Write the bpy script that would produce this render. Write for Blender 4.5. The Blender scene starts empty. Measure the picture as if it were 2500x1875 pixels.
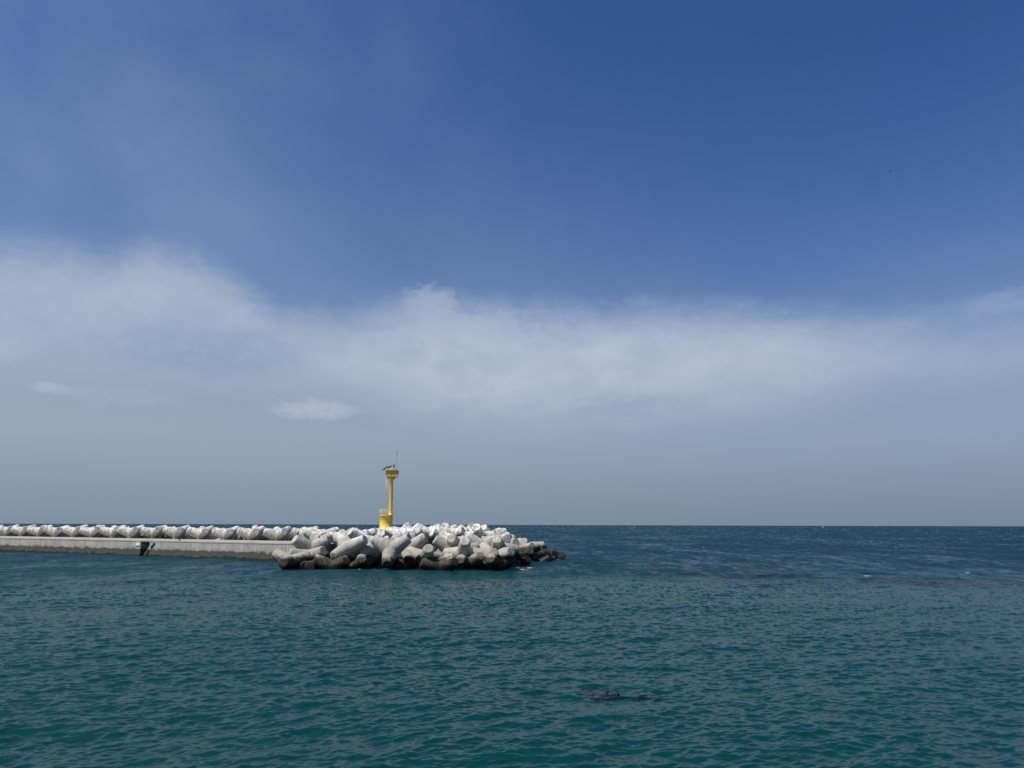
import bpy, bmesh, math, random
import numpy as np
from mathutils import Vector, Matrix, Quaternion

S = bpy.context.scene
COL = S.collection
R = math.radians
rnd = random.Random(11)
H_CAM = 6.0
PITCH = math.atan(344 / 1800.0)
SUN_EL = R(55.0)
SUN_H = Vector((-0.88, -0.47, 0)).normalized()
TH = 4.5                                   # height of one tetrapod

# ------------------------------------------------------------------ node helpers
class NT:
    def __init__(self, tree):
        self.t = tree
        tree.nodes.clear()
    def n(self, typ, **kw):
        nd = self.t.nodes.new(typ)
        for k, v in kw.items():
            setattr(nd, k, v)
        return nd
    def link(self, a, b):
        self.t.links.new(a, b)
    def put(self, sock, v):
        if isinstance(v, bpy.types.NodeSocket):
            self.link(v, sock)
        elif v is not None:
            if sock.type == 'RGBA' and len(v) == 3:
                v = (*v, 1)
            sock.default_value = v
    def m(self, op, a, b=None, c=None, clamp=False):
        nd = self.n('ShaderNodeMath', operation=op, use_clamp=clamp)
        for i, v in enumerate((a, b, c)):
            if v is not None:
                self.put(nd.inputs[i], v)
        return nd.outputs[0]
    def mix(self, f, a, b, typ='MIX'):
        nd = self.n('ShaderNodeMix', data_type='RGBA', blend_type=typ)
        self.put(nd.inputs[0], f); self.put(nd.inputs[6], a); self.put(nd.inputs[7], b)
        return nd.outputs[2]
    def smooth(self, x, lo, hi, a=0.0, b=1.0):
        nd = self.n('ShaderNodeMapRange', interpolation_type='SMOOTHSTEP')
        for i, v in enumerate((x, lo, hi, a, b)):
            self.put(nd.inputs[i], v)
        return nd.outputs[0]
    def lin(self, x, lo, hi, a=0.0, b=1.0):
        nd = self.n('ShaderNodeMapRange')
        for i, v in enumerate((x, lo, hi, a, b)):
            self.put(nd.inputs[i], v)
        return nd.outputs[0]
    def noise(self, vec, scale, detail=4, rough=0.55, dist=0.0):
        nd = self.n('ShaderNodeTexNoise')
        self.put(nd.inputs['Vector'], vec)
        nd.inputs['Scale'].default_value = scale
        nd.inputs['Detail'].default_value = detail
        nd.inputs['Roughness'].default_value = rough
        nd.inputs['Distortion'].default_value = dist
        return nd.outputs[0]
    def xyz(self, x, y, z):
        nd = self.n('ShaderNodeCombineXYZ')
        for i, v in enumerate((x, y, z)):
            self.put(nd.inputs[i], v)
        return nd.outputs[0]
    def sep(self, v):
        nd = self.n('ShaderNodeSeparateXYZ'); self.put(nd.inputs[0], v)
        return nd.outputs
    def curve(self, x, pts, lo, hi, vlo, vhi):
        """piecewise smooth curve: pts [(x, value)]"""
        nd = self.n('ShaderNodeFloatCurve')
        c = nd.mapping.curves[0]
        q = [((a - lo) / (hi - lo), (b - vlo) / (vhi - vlo)) for a, b in pts]
        c.points[0].location = q[0]; c.points[1].location = q[-1]
        for a in q[1:-1]:
            c.points.new(*a)
        nd.mapping.update()
        self.put(nd.inputs['Value'], self.lin(x, lo, hi))
        return self.lin(nd.outputs[0], 0, 1, vlo, vhi)

def material(name):
    m = bpy.data.materials.new(name)
    m.use_nodes = True
    return m, NT(m.node_tree)

def finish(t, color, rough=0.7, bump=None, bump_d=0.02, metallic=0.0, spec=None, ior=None):
    b = t.n('ShaderNodeBsdfPrincipled')
    o = t.n('ShaderNodeOutputMaterial')
    t.put(b.inputs['Base Color'], color)
    t.put(b.inputs['Roughness'], rough)
    b.inputs['Metallic'].default_value = metallic
    if ior: b.inputs['IOR'].default_value = ior
    if spec is not None: b.inputs['Specular IOR Level'].default_value = spec
    if bump is not None:
        bm = t.n('ShaderNodeBump'); bm.inputs['Strength'].default_value = 1
        bm.inputs['Distance'].default_value = bump_d
        t.put(bm.inputs['Height'], bump)
        t.link(bm.outputs[0], b.inputs['Normal'])
    t.link(b.outputs[0], o.inputs[0])
    return b

def srgb(r, g, b):
    f = lambda c: (c / 255 / 12.92) if c <= 10 else ((c / 255 + 0.055) / 1.055) ** 2.4
    return (f(r), f(g), f(b))

# ------------------------------------------------------------------ object helpers
def link_mesh(name, me, mat=None, parent=None):
    o = bpy.data.objects.new(name, me)
    COL.objects.link(o)
    if mat: me.materials.append(mat)
    if parent: o.parent = parent
    return o

def obj(name, bm, mat=None, parent=None, smooth=False):
    bmesh.ops.recalc_face_normals(bm, faces=bm.faces[:])
    me = bpy.data.meshes.new(name)
    bm.to_mesh(me); bm.free()
    if smooth:
        me.polygons.foreach_set('use_smooth', [True] * len(me.polygons))
    return link_mesh(name, me, mat, parent)

def tag(o, label=None, cat=None, group=None, kind=None):
    if label: o['label'] = label
    if cat: o['category'] = cat
    if group: o['group'] = group
    if kind: o['kind'] = kind
    return o

def empty(name, loc, rz=0):
    o = bpy.data.objects.new(name, None)
    COL.objects.link(o); o.location = loc; o.rotation_euler = (0, 0, rz)
    return o

def box(bm, x0, x1, y0, y1, z0, z1, mat=None):
    v = [bm.verts.new(p) for p in ((x0,y0,z0),(x1,y0,z0),(x1,y1,z0),(x0,y1,z0),(x0,y0,z1),(x1,y0,z1),(x1,y1,z1),(x0,y1,z1))]
    if mat is not None:
        for q in v: q.co = mat @ q.co
    for f in ((0,3,2,1),(4,5,6,7),(0,1,5,4),(1,2,6,5),(2,3,7,6),(3,0,4,7)):
        bm.faces.new([v[i] for i in f])
    return v

def lathe(bm, prof, seg=32, mat=None, smooth=True):
    """prof [(r, z)]; closed at ends where r == 0 is not needed (caps added)"""
    rings = []
    for r, z in prof:
        ring = []
        for i in range(seg):
            a = 2 * math.pi * i / seg
            p = Vector((r * math.cos(a), r * math.sin(a), z))
            ring.append(bm.verts.new(mat @ p if mat is not None else p))
        rings.append(ring)
    for a, b in zip(rings, rings[1:]):
        for i in range(seg):
            f = bm.faces.new((a[i], a[(i+1) % seg], b[(i+1) % seg], b[i])); f.smooth = smooth
    bm.faces.new(rings[0][::-1]); bm.faces.new(rings[-1])

def tube(bm, p, q, r, seg=8, r2=None):
    p, q = Vector(p), Vector(q)
    d = q - p
    M = Matrix.Translation(p) @ d.to_track_quat('Z', 'Y').to_matrix().to_4x4()
    lathe(bm, [(r, 0), (r if r2 is None else r2, d.length)], seg, M)

def ring_tube(bm, c, rad, r, seg=40, a0=0, a1=2*math.pi):
    n = seg
    pts = [Vector(c) + Vector((rad*math.cos(a0+(a1-a0)*i/n), rad*math.sin(a0+(a1-a0)*i/n), 0)) for i in range(n+1)]
    for a, b in zip(pts, pts[1:]):
        tube(bm, a, b, r, 6)

def ellipsoid(bm, c, rx, ry, rz, u=14, v=8, mat=None):
    M = Matrix.Translation(c)
    if mat is not None: M = M @ mat
    M = M @ Matrix.Diagonal((rx, ry, rz, 1))
    g = bmesh.ops.create_uvsphere(bm, u_segments=u, v_segments=v, radius=1, matrix=M)
    for q in g['verts']:
        for f in q.link_faces: f.smooth = True

# ------------------------------------------------------------------ camera
cam_d = bpy.data.cameras.new('camera')
cam = bpy.data.objects.new('camera', cam_d); COL.objects.link(cam)
cam_d.sensor_fit = 'HORIZONTAL'; cam_d.sensor_width = 36.0
cam_d.lens = 36.0 * 1800 / 2500
cam_d.clip_start = 0.5; cam_d.clip_end = 200000
cam.matrix_world = Matrix.Translation((0, 0, H_CAM)) @ Matrix.Rotation(math.pi/2 + PITCH, 4, 'X') @ Matrix.Rotation(0.0027, 4, 'Z')
S.camera = cam

# ------------------------------------------------------------------ light and sky
S.view_settings.view_transform = 'Standard'
S.view_settings.look = 'None'
S.view_settings.gamma = 1
S.view_settings.use_curve_mapping = False
S.view_settings.exposure = 0.0
sd = bpy.data.lights.new('sun', 'SUN')
sd.energy = 5.0; sd.angle = R(0.53); sd.color = (1.0, 0.965, 0.90)
sun = bpy.data.objects.new('sun', sd); COL.objects.link(sun)
to_sun = SUN_H * math.cos(SUN_EL) + Vector((0, 0, math.sin(SUN_EL)))
sun.rotation_euler = (-to_sun).to_track_quat('-Z', 'Y').to_euler()

SKY_STRENGTH = 0.1
world = bpy.data.worlds.new('World'); S.world = world
world.use_nodes = True
def build_sky():
    t = NT(world.node_tree)
    sky = t.n('ShaderNodeTexSky', sky_type='NISHITA', sun_disc=False)
    sky.sun_elevation = SUN_EL
    sky.sun_rotation = math.atan2(SUN_H.x, SUN_H.y)
    sky.altitude = 0; sky.air_density = 1.0; sky.dust_density = 0.6; sky.ozone_density = 2.0
    d = t.n('ShaderNodeTexCoord').outputs['Generated']
    x, y, z = t.sep(d)
    az = t.m('DEGREES', t.m('ARCTAN2', x, y))
    el = t.m('DEGREES', t.m('ARCSINE', z))
    E = SKY_STRENGTH
    col = lambda r, g, b: tuple(c / E for c in srgb(r, g, b))
    # warped angular coordinates for the cloud shapes
    uv = t.xyz(t.m('MULTIPLY', az, 0.06), t.m('MULTIPLY', el, 0.13), 0.0)
    n1 = t.noise(uv, 1.0, 7, 0.52)
    n2 = t.noise(t.xyz(t.m('MULTIPLY', az, 0.05), t.m('MULTIPLY', el, 0.16), 3.7), 1.0, 6, 0.55, 0.3)
    n3 = t.noise(t.xyz(t.m('MULTIPLY', az, 0.22), t.m('MULTIPLY', el, 0.40), 9.1), 1.0, 6, 0.55, 0.4)
    elw = t.m('ADD', el, t.m('ADD', t.m('MULTIPLY', t.m('SUBTRACT', n1, 0.5), 5.0), t.m('MULTIPLY', t.m('SUBTRACT', n3, 0.5), 2.2)))
    n4 = t.noise(t.xyz(t.m('MULTIPLY', az, 0.75), t.m('MULTIPLY', el, 1.5), 5.0), 1.0, 7, 0.6, 0.5)
    # clear sky, deeper blue away from the sun
    rt = t.smooth(az, -25.0, 38.0)
    base = t.mix(1.0, sky.outputs[0], t.mix(rt, SKY_TINT, SKY_TINT_R), 'MULTIPLY')
    # thin high veil on the side of the sun
    wv = t.noise(t.xyz(t.m('ADD', t.m('MULTIPLY', az, 0.045), t.m('MULTIPLY', el, 0.03)), t.m('SUBTRACT', t.m('MULTIPLY', el, 0.055), t.m('MULTIPLY', az, 0.02)), 1.3), 1.0, 6, 0.48, 0.2)
    veil = t.m('MULTIPLY', t.smooth(wv, 0.30, 0.85), t.curve(az, [(-180, .5), (-60, .85), (-36, .80), (-18, .40), (0, .16), (20, .05), (40, .02), (180, .5)], -180, 180, 0, 1))
    c = t.mix(veil, base, col(*VEIL))
    # haze towards the horizon
    hz = t.curve(elw, [(-10, 1), (0, 1), (5, .96), (9, .86), (13, .55), (17, .28), (22, .12), (30, .03), (90, 0)], -10, 90, 0, 1)
    hc = t.mix(t.smooth(el, -0.5, 7.0), col(*HAZE), col(*HAZE_UP))
    hc = t.mix(1.0, hc, t.mix(t.smooth(az, -40, 38), (1.04, 1.03, 1.02), (0.90, 0.92, 0.985)), 'MULTIPLY')
    c = t.mix(hz, c, hc)
    # the long cloud bank, its top edge rising and falling with the direction
    top = t.curve(az, [(-180, 14), (-60, 16), (-38, 18.0), (-33, 18.8), (-30.5, 18.6), (-27, 20.4), (-23, 19.6), (-20, 17.8), (-16, 16.5), (-13, 16.8), (-9, 17.6), (-6, 18.2), (0, 17.8), (8, 17.3), (14, 17.2), (19, 16.7), (26, 15.4), (35, 14.6), (60, 14), (180, 14)], -180, 180, 5, 25)
    edge = t.m('SUBTRACT', top, t.m('ADD', el, t.m('ADD', t.m('ADD', t.m('MULTIPLY', t.m('SUBTRACT', n1, 0.5), 2.4), t.m('MULTIPLY', t.m('SUBTRACT', n3, 0.5), 2.6)), t.m('MULTIPLY', t.m('SUBTRACT', n4, 0.5), 2.0))))
    bank = t.smooth(edge, -0.7, 4.2)
    low = t.curve(az, [(-180, 8), (-60, 9.5), (-35, 10.5), (-25, 11.2), (-18, 11.2), (-12, 10.6), (-6, 9.2), (4, 8.5), (14, 9.0), (22, 9.3), (35, 10.6), (60, 9), (180, 8)], -180, 180, 5, 15)
    bank = t.m('MULTIPLY', bank, t.smooth(t.m('SUBTRACT', el, low), -3.2, 3.4))
    bank = t.m('MULTIPLY', bank, t.smooth(n2, 0.25, 0.66, 0.66, 1.0))
    bank = t.m('MULTIPLY', bank, t.curve(az, [(-180, .6), (-40, .80), (-30, .74), (-22, .80), (-14, .90), (-6, 1.0), (2, .95), (10, .84), (20, .78), (36, .68), (180, .6)], -180, 180, 0, 1))
    c = t.mix(bank, c, t.mix(t.smooth(n3, 0.3, 0.7), col(174, 187, 204), col(*CLOUD)))
    # dim blue gap low on the left, and a darker fold on the right
    n5 = t.noise(t.xyz(t.m('MULTIPLY', az, 0.75), t.m('MULTIPLY', el, 1.5), 25.0), 1.0, 7, 0.6, 0.5)
    def blob(a0, e0, ra, re, soft=1.0, amp=0.25):
        u = t.m('DIVIDE', t.m('ADD', t.m('SUBTRACT', az, a0), t.m('MULTIPLY', t.m('SUBTRACT', n4, 0.5), ra * amp * 4)), ra)
        v = t.m('DIVIDE', t.m('ADD', t.m('SUBTRACT', el, e0), t.m('MULTIPLY', t.m('SUBTRACT', n5, 0.5), re * amp * 8)), re)
        r2 = t.m('ADD', t.m('MULTIPLY', u, u), t.m('MULTIPLY', v, v))
        return t.m('MULTIPLY', t.smooth(r2, 1.15, 1.0 - soft), t.smooth(n4, 0.30, 0.56, 0.45, 1.0))
    for (a0, e0, ra, re, soft, amp, op, cc) in BLOBS:
        c = t.mix(t.m('MULTIPLY', blob(a0, e0, ra, re, soft, amp), op), c, col(*cc))
    bg = t.n('ShaderNodeBackground'); bg.inputs['Strength'].default_value = E
    t.put(bg.inputs['Color'], c)
    o = t.n('ShaderNodeOutputWorld'); t.link(bg.outputs[0], o.inputs[0])

SKY_TINT = (0.44, 0.66, 0.98)
SKY_TINT_R = (0.30, 0.56, 0.95)
VEIL = (128, 150, 190)
HAZE = (127, 143, 159)
HAZE_UP = (151, 166, 183)
CLOUD = (191, 202, 215)
BLOBS = [
    (-22.5, 12.3, 8.5, 2.2, 1.0, 0.04, 0.42, (128, 150, 187)),
    (-32.4, 8.8, 1.4, 0.42, 1.0, 0.26, 0.50, (178, 190, 210)),
    (-28.6, 8.6, 4.4, 0.75, 1.0, 0.26, 0.40, (164, 178, 198)),
    (-15.1, 8.5, 3.8, 0.85, 1.0, 0.22, 0.72, (178, 189, 204)),
    (-6.6, 17.0, 2.6, 1.5, 1.0, 0.24, 0.45, (180, 191, 209)),
    (-3.5, 14.6, 6.5, 2.2, 1.0, 0.3, 0.35, (184, 196, 211)),
    (14.5, 11.5, 6.0, 1.3, 1.0, 0.3, 0.25, (172, 184, 202)),
    (9.0, 9.0, 5.0, 1.2, 1.0, 0.3, 0.35, (134, 153, 180)),
    (35.5, 14.4, 4.0, 0.9, 1.0, 0.2, 0.30, (168, 181, 204)),
]
build_sky()

# ------------------------------------------------------------------ materials
def mat_concrete(name, tide=True):
    m, t = material(name)
    g = t.n('ShaderNodeNewGeometry')
    px, py, pz = t.sep(g.outputs['Position'])
    oi = t.n('ShaderNodeObjectInfo').outputs['Random']
    tc = t.n('ShaderNodeTexCoord').outputs['Object']
    off = t.n('ShaderNodeVectorMath', operation='ADD')
    t.put(off.inputs[0], tc); t.put(off.inputs[1], t.xyz(t.m('MULTIPLY', oi, 37.0), t.m('MULTIPLY', oi, 91.0), 0.0))
    p = off.outputs[0]
    big = t.noise(p, 0.55, 5, 0.6)
    mid = t.noise(p, 2.6, 6, 0.62)
    fine = t.noise(p, 14.0, 4, 0.6)
    c = t.mix(t.smooth(big, 0.3, 0.72), (0.32, 0.30, 0.252), (0.435, 0.413, 0.365))
    c = t.mix(t.m('MULTIPLY', t.smooth(mid, 0.50, 0.72), 0.40), c, (0.20, 0.185, 0.15))
    # rain streaks running down the flanks
    st = t.noise(t.xyz(t.m('MULTIPLY', px, 3.2), t.m('MULTIPLY', py, 3.2), t.m('MULTIPLY', pz, 0.42)), 1.0, 5, 0.6)
    c = t.mix(t.m('MULTIPLY', t.smooth(st, 0.53, 0.72), 0.5), c, (0.18, 0.168, 0.14))
    # pale droppings and lime on the higher blocks, widened to paint in sunlit white
    dr = t.noise(t.xyz(t.m('MULTIPLY', px, 2.1), t.m('MULTIPLY', py, 2.1), t.m('MULTIPLY', pz, 0.8)), 1.0, 6, 0.65)
    hi = t.smooth(pz, 2.9, 5.6)
    c = t.mix(t.m('MULTIPLY', t.smooth(dr, 0.44, 0.56), t.m('MULTIPLY', hi, 0.9)), c, (0.80, 0.785, 0.75))
    c = t.mix(1.0, c, t.mix(oi, (0.86, 0.85, 0.83), (1.06, 1.05, 1.03)), 'MULTIPLY')
    sm = t.smooth(t.n('ShaderNodeAttribute', attribute_name='seam').outputs['Fac'], 0.45, 0.95)
    c = t.mix(t.m('MULTIPLY', sm, t.smooth(mid, 0.3, 0.6, 0.25, 0.75)), c, (0.20, 0.185, 0.155))
    # tide line: brown, then black weed
    w = t.noise(t.xyz(px, py, t.m('MULTIPLY', pz, 0.6)), 1.1, 6, 0.65)
    zz = t.m('SUBTRACT', t.m('ADD', pz, t.m('MULTIPLY', t.m('SUBTRACT', w, 0.5), 1.5)), t.smooth(px, -4.0, 4.0, 0.0, 0.8))
    grime = t.mix(t.smooth(mid, 0.35, 0.7), (0.030, 0.026, 0.019), (0.095, 0.083, 0.062))
    c = t.mix(t.smooth(zz, 2.05, 1.55), c, grime)
    c = t.mix(t.smooth(zz, 1.1, 0.6), c, (0.011, 0.010, 0.008))
    h = t.m('ADD', t.m('MULTIPLY', fine, 0.35), t.m('MULTIPLY', mid, 1.0))
    finish(t, c, t.smooth(zz, 0.3, 1.2, 0.45, 0.85), h, 0.05, spec=0.3)
    return m

def mat_pier():
    m, t = material('pier_concrete')
    tc = t.n('ShaderNodeTexCoord').outputs['Object']
    x, y, z = t.sep(tc)
    big = t.noise(tc, 0.35, 5, 0.6)
    mid = t.noise(tc, 2.2, 6, 0.6)
    c = t.mix(t.smooth(big, 0.3, 0.7), (0.31, 0.293, 0.255), (0.42, 0.40, 0.35))
    c = t.mix(t.m('MULTIPLY', t.smooth(mid, 0.45, 0.7), 0.4), c, (0.24, 0.225, 0.195))
    vert = t.smooth(z, 2.70, 2.60)          # the face below the coping
    # vertical lime and dirt streaks
    s1 = t.noise(t.xyz(t.m('MULTIPLY', x, 2.6), t.m('MULTIPLY', y, 0.3), t.m('MULTIPLY', z, 0.16)), 1.0, 5, 0.62)
    c = t.mix(t.m('MULTIPLY', t.smooth(s1, 0.55, 0.68), t.m('MULTIPLY', vert, 0.45)), c, (0.50, 0.51, 0.47))
    s2 = t.noise(t.xyz(t.m('MULTIPLY', x, 3.3), 7.0, t.m('MULTIPLY', z, 0.2)), 1.0, 5, 0.6)
    c = t.mix(t.m('MULTIPLY', t.smooth(s2, 0.50, 0.66), t.m('MULTIPLY', vert, 0.5)), c, (0.18, 0.175, 0.145))
    # construction joints: dark crack with a pale run beside it, and a lift line
    fx = t.m('ABSOLUTE', t.m('SUBTRACT', t.m('FRACT', t.m('DIVIDE', t.m('ADD', x, 3.6), 7.9)), 0.5))
    c = t.mix(t.m('MULTIPLY', t.smooth(fx, 0.055, 0.02), t.m('MULTIPLY', vert, t.smooth(mid, 0.3, 0.6, 0.3, 0.8))), c, (0.55, 0.54, 0.50))
    c = t.mix(t.m('MULTIPLY', t.smooth(fx, 0.009, 0.004), vert), c, (0.06, 0.055, 0.05))
    lz = t.m('ABSOLUTE', t.m('SUBTRACT', z, 1.62))
    c = t.mix(t.m('MULTIPLY', t.smooth(lz, 0.035, 0.015), 0.5), c, (0.13, 0.12, 0.10))
    c = t.mix(t.m('MULTIPLY', t.smooth(t.m('ABSOLUTE', t.m('SUBTRACT', z, 2.30)), 0.03, 0.012), 0.22), c, (0.15, 0.14, 0.12))
    # tide band with ragged, dripping top edge
    w = t.noise(t.xyz(t.m('MULTIPLY', x, 0.55), 2.0, t.m('MULTIPLY', z, 0.8)), 1.0, 5, 0.55)
    zz = t.m('ADD', z, t.m('MULTIPLY', t.m('SUBTRACT', w, 0.5), 1.5))
    weed = t.mix(t.smooth(mid, 0.38, 0.66), (0.030, 0.029, 0.022), (0.105, 0.098, 0.075))
    c = t.mix(t.m('MULTIPLY', t.smooth(zz, 1.56, 1.08), 0.93), c, t.mix(t.smooth(zz, 0.95, 0.55), (0.050, 0.048, 0.042), weed))
    c = t.mix(t.smooth(zz, 0.42, 0.10), c, (0.022, 0.020, 0.013))
    finish(t, c, 0.85, t.m('ADD', mid, t.m('MULTIPLY', s1, 0.5)), 0.02, spec=0.3)
    return m

def mat_simple(name, c1, c2=None, rough=0.5, scale=3.0, metallic=0.0, streak=None):
    m, t = material(name)
    tc = t.n('ShaderNodeTexCoord').outputs['Object']
    n = t.noise(tc, scale, 5, 0.6)
    c = t.mix(t.smooth(n, 0.35, 0.7), c1, c2 or c1)
    if streak:
        x, y, z = t.sep(tc)
        s = t.noise(t.xyz(t.m('MULTIPLY', x, 5.0), t.m('MULTIPLY', y, 5.0), t.m('MULTIPLY', z, 0.5)), 1.0, 5, 0.6)
        c = t.mix(t.m('MULTIPLY', t.smooth(s, 0.58, 0.75), 0.7), c, streak)
    finish(t, c, t.lin(n, 0, 1, rough * 0.85, min(1, rough * 1.15)), n, 0.004, metallic)
    return m

M_PIER2 = mat_simple('footing_concrete', (0.34, 0.325, 0.29), (0.42, 0.40, 0.36), 0.85, 1.5, streak=(0.22, 0.21, 0.18))
M_TETRA = mat_concrete('tetrapod_concrete')
M_PIER = mat_pier()
M_YELLOW = mat_simple('yellow_paint', (0.80, 0.52, 0.06), (0.86, 0.60, 0.09), 0.42, 1.2, streak=(0.46, 0.21, 0.035))
M_YELLOW_SHADE = mat_simple('shade_darkened_yellow', (0.24, 0.185, 0.018), (0.34, 0.26, 0.03), 0.6, 2.0)  # yellow darkened to olive: the gallery panel's shade is put into its colour
M_PALE = mat_simple('pale_yellow_rail', (0.70, 0.56, 0.20), (0.78, 0.66, 0.30), 0.5, 4.0)
M_BLACK = mat_simple('black_iron', (0.012, 0.012, 0.014), (0.03, 0.028, 0.026), 0.5, 4.0)
M_DARKMETAL = mat_simple('dark_grey_metal', (0.07, 0.075, 0.085), (0.11, 0.115, 0.125), 0.5, 6.0)
M_PANEL = mat_simple('solar_cells', (0.006, 0.008, 0.014), (0.010, 0.013, 0.022), 0.3, 8.0)
M_ALU = mat_simple('galvanised_steel', (0.42, 0.43, 0.44), (0.55, 0.56, 0.57), 0.45, 6.0, 0.6)
M_WHITE = mat_simple('white_board', (0.74, 0.73, 0.70), (0.82, 0.81, 0.79), 0.5, 4.0)
M_GREYBAND = mat_simple('grey_board', (0.13, 0.125, 0.11), (0.20, 0.19, 0.17), 0.7, 4.0)
M_RED = mat_simple('red_lettering', (0.42, 0.03, 0.045), (0.50, 0.05, 0.06), 0.6, 6.0)
M_BIRD = mat_simple('dark_feathers', (0.010, 0.011, 0.013), (0.03, 0.03, 0.032), 0.6, 12.0)
M_ROCK = mat_simple('wet_rock_weed', (0.003, 0.006, 0.007), (0.010, 0.012, 0.011), 0.3, 3.0)
M_MATTBLACK = mat_simple('matt_black', (0.010, 0.010, 0.010), (0.018, 0.018, 0.018), 0.8, 5.0)
M_HULL = mat_simple('white_hull', (0.80, 0.80, 0.80), None, 0.4, 2.0)
M_GLASS = mat_simple('dark_cabin_glass', (0.01, 0.015, 0.02), None, 0.1, 2.0)

# ------------------------------------------------------------------ sea
def sea_fields():
    """tileable wave bands by inverse FFT: each gives height and sideways shift"""
    g = np.random.default_rng(7)
    wd = np.array([0.42, -0.907])
    bands = [  # tile size, samples, shortest, longest wavelength, slope rms
        (311.0, 1024, 14.0, 60.0, 0.018),
        (173.0, 1024, 4.0, 14.0, 0.034),
        (97.0, 1024, 1.6, 4.0, 0.036),
        (47.0, 1024, 0.65, 1.6, 0.088),
        (23.0, 1024, 0.20, 0.65, 0.125),
    ]
    out = []
    for (Lt, N, l0, l1, sl) in bands:
        k1 = 2 * np.pi * np.fft.fftfreq(N, Lt / N)
        kx, ky = np.meshgrid(k1, k1, indexing='xy')
        k = np.hypot(kx, ky); k[0, 0] = 1
        lam = 2 * np.pi / k
        cosd = (kx * wd[0] + ky * wd[1]) / k
        spread = 0.06 + np.where(cosd > 0, cosd, 0) ** 3 + 0.15 * cosd ** 2
        P = k ** -4.0 * spread * np.exp(-(l1 / lam < 1).astype(float) * 6 * (lam / l1 - 1)) * np.exp(-(lam < l0).astype(float) * 6 * (l0 / lam - 1))
        P[0, 0] = 0
        a = np.sqrt(P) * (g.normal(size=(N, N)) + 1j * g.normal(size=(N, N)))
        h = np.fft.ifft2(a)
        hx = np.fft.ifft2(1j * kx * a).real; hy = np.fft.ifft2(1j * ky * a).real
        s = sl / np.sqrt(np.mean(hx ** 2 + hy ** 2))
        dx = np.fft.ifft2(1j * kx / k * a).real * s
        dy = np.fft.ifft2(1j * ky / k * a).real * s
        out.append((Lt, N, 0.5 * (l0 + l1) if l1 < 60 else 25.0, l0, sl, h.real * s, dx, dy, hx * s, hy * s))
    return out

def sample(F, Lt, N, x, y):
    u = (x / Lt * N) % N; v = (y / Lt * N) % N
    i = np.floor(u).astype(np.int32); j = np.floor(v).astype(np.int32)
    fu = u - i; fv = v - j
    i %= N; j %= N
    i2 = (i + 1) % N; j2 = (j + 1) % N
    return (F[j, i] * (1 - fu) + F[j, i2] * fu) * (1 - fv) + (F[j2, i] * (1 - fu) + F[j2, i2] * fu) * fv

def vnoise(x, y, seed=0):
    """smooth value noise, 3 octaves, 0..1"""
    g = np.random.default_rng(100 + seed)
    T = g.random((256, 256)); tot = 0; amp = 0
    for o in range(4):
        f = 2.0 ** o; w = 0.6 ** o
        u = (x * f + 17.3 * o) % 256; v = (y * f + 5.1 * o) % 256
        i = np.floor(u).astype(int) % 256; j = np.floor(v).astype(int) % 256
        fu = u - np.floor(u); fv = v - np.floor(v)
        fu = fu * fu * (3 - 2 * fu); fv = fv * fv * (3 - 2 * fv)
        i2 = (i + 1) % 256; j2 = (j + 1) % 256
        tot = tot + w * ((T[j, i] * (1 - fu) + T[j, i2] * fu) * (1 - fv) + (T[j2, i] * (1 - fu) + T[j2, i2] * fu) * fv)
        amp += w
    return tot / amp

def sstep(x, a, b):
    q = np.clip((x - a) / (b - a), 0, 1)
    return q * q * (3 - 2 * q)

def mat_sea():
    m, t = material('sea_water')
    def at(name):
        return t.n('ShaderNodeAttribute', attribute_name=name).outputs['Fac']
    deep, foam, rg, band = at('deep'), at('foam'), at('rough'), at('weed')
    pp = t.n('ShaderNodeNewGeometry').outputs['Position']
    px, py, pz = t.sep(pp)
    fz = t.noise(t.xyz(t.m('MULTIPLY', px, 1.0), t.m('MULTIPLY', py, 0.5), 0.0), 1.3, 6, 0.7, 0.6)
    foam = t.m('MULTIPLY', t.smooth(t.m('ADD', t.m('MULTIPLY', foam, 0.62), fz), 0.86, 1.0), 0.9)
    c = t.mix(deep, SEA_SHALLOW, SEA_DEEP)
    c = t.mix(band, c, SEA_WEED)
    c = t.mix(foam, c, (0.78, 0.80, 0.82))
    p = t.n('ShaderNodeNewGeometry').outputs['Position']
    rp = t.noise(p, 7.0, 3, 0.6)
    b = finish(t, c, t.mix(foam, t.xyz(rg, rg, rg), (0.9, 0.9, 0.9)), None, ior=1.333)
    bm = t.n('ShaderNodeBump'); bm.inputs['Distance'].default_value = 0.010
    t.put(bm.inputs['Height'], rp)
    t.link(t.n('ShaderNodeAttribute', attribute_name='facet').outputs['Vector'], bm.inputs['Normal'])
    t.link(bm.outputs[0], b.inputs['Normal'])
    # light scattered back by the suspended particles: dulls the mirror a little
    df = t.n('ShaderNodeBsdfDiffuse'); t.put(df.inputs['Color'], c); t.link(bm.outputs[0], df.inputs['Normal'])
    mx = t.n('ShaderNodeMixShader'); mx.inputs[0].default_value = 0.34
    t.link(b.outputs[0], mx.inputs[1]); t.link(df.outputs[0], mx.inputs[2])
    out = [n for n in m.node_tree.nodes if n.type == 'OUTPUT_MATERIAL'][0]
    t.link(mx.outputs[0], out.inputs[0])
    return m
SEA_SHALLOW = (0.0012, 0.036, 0.0365)
SEA_DEEP = (0.0012, 0.028, 0.046)
SEA_WEED = (0.0006, 0.0085, 0.015)

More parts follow.
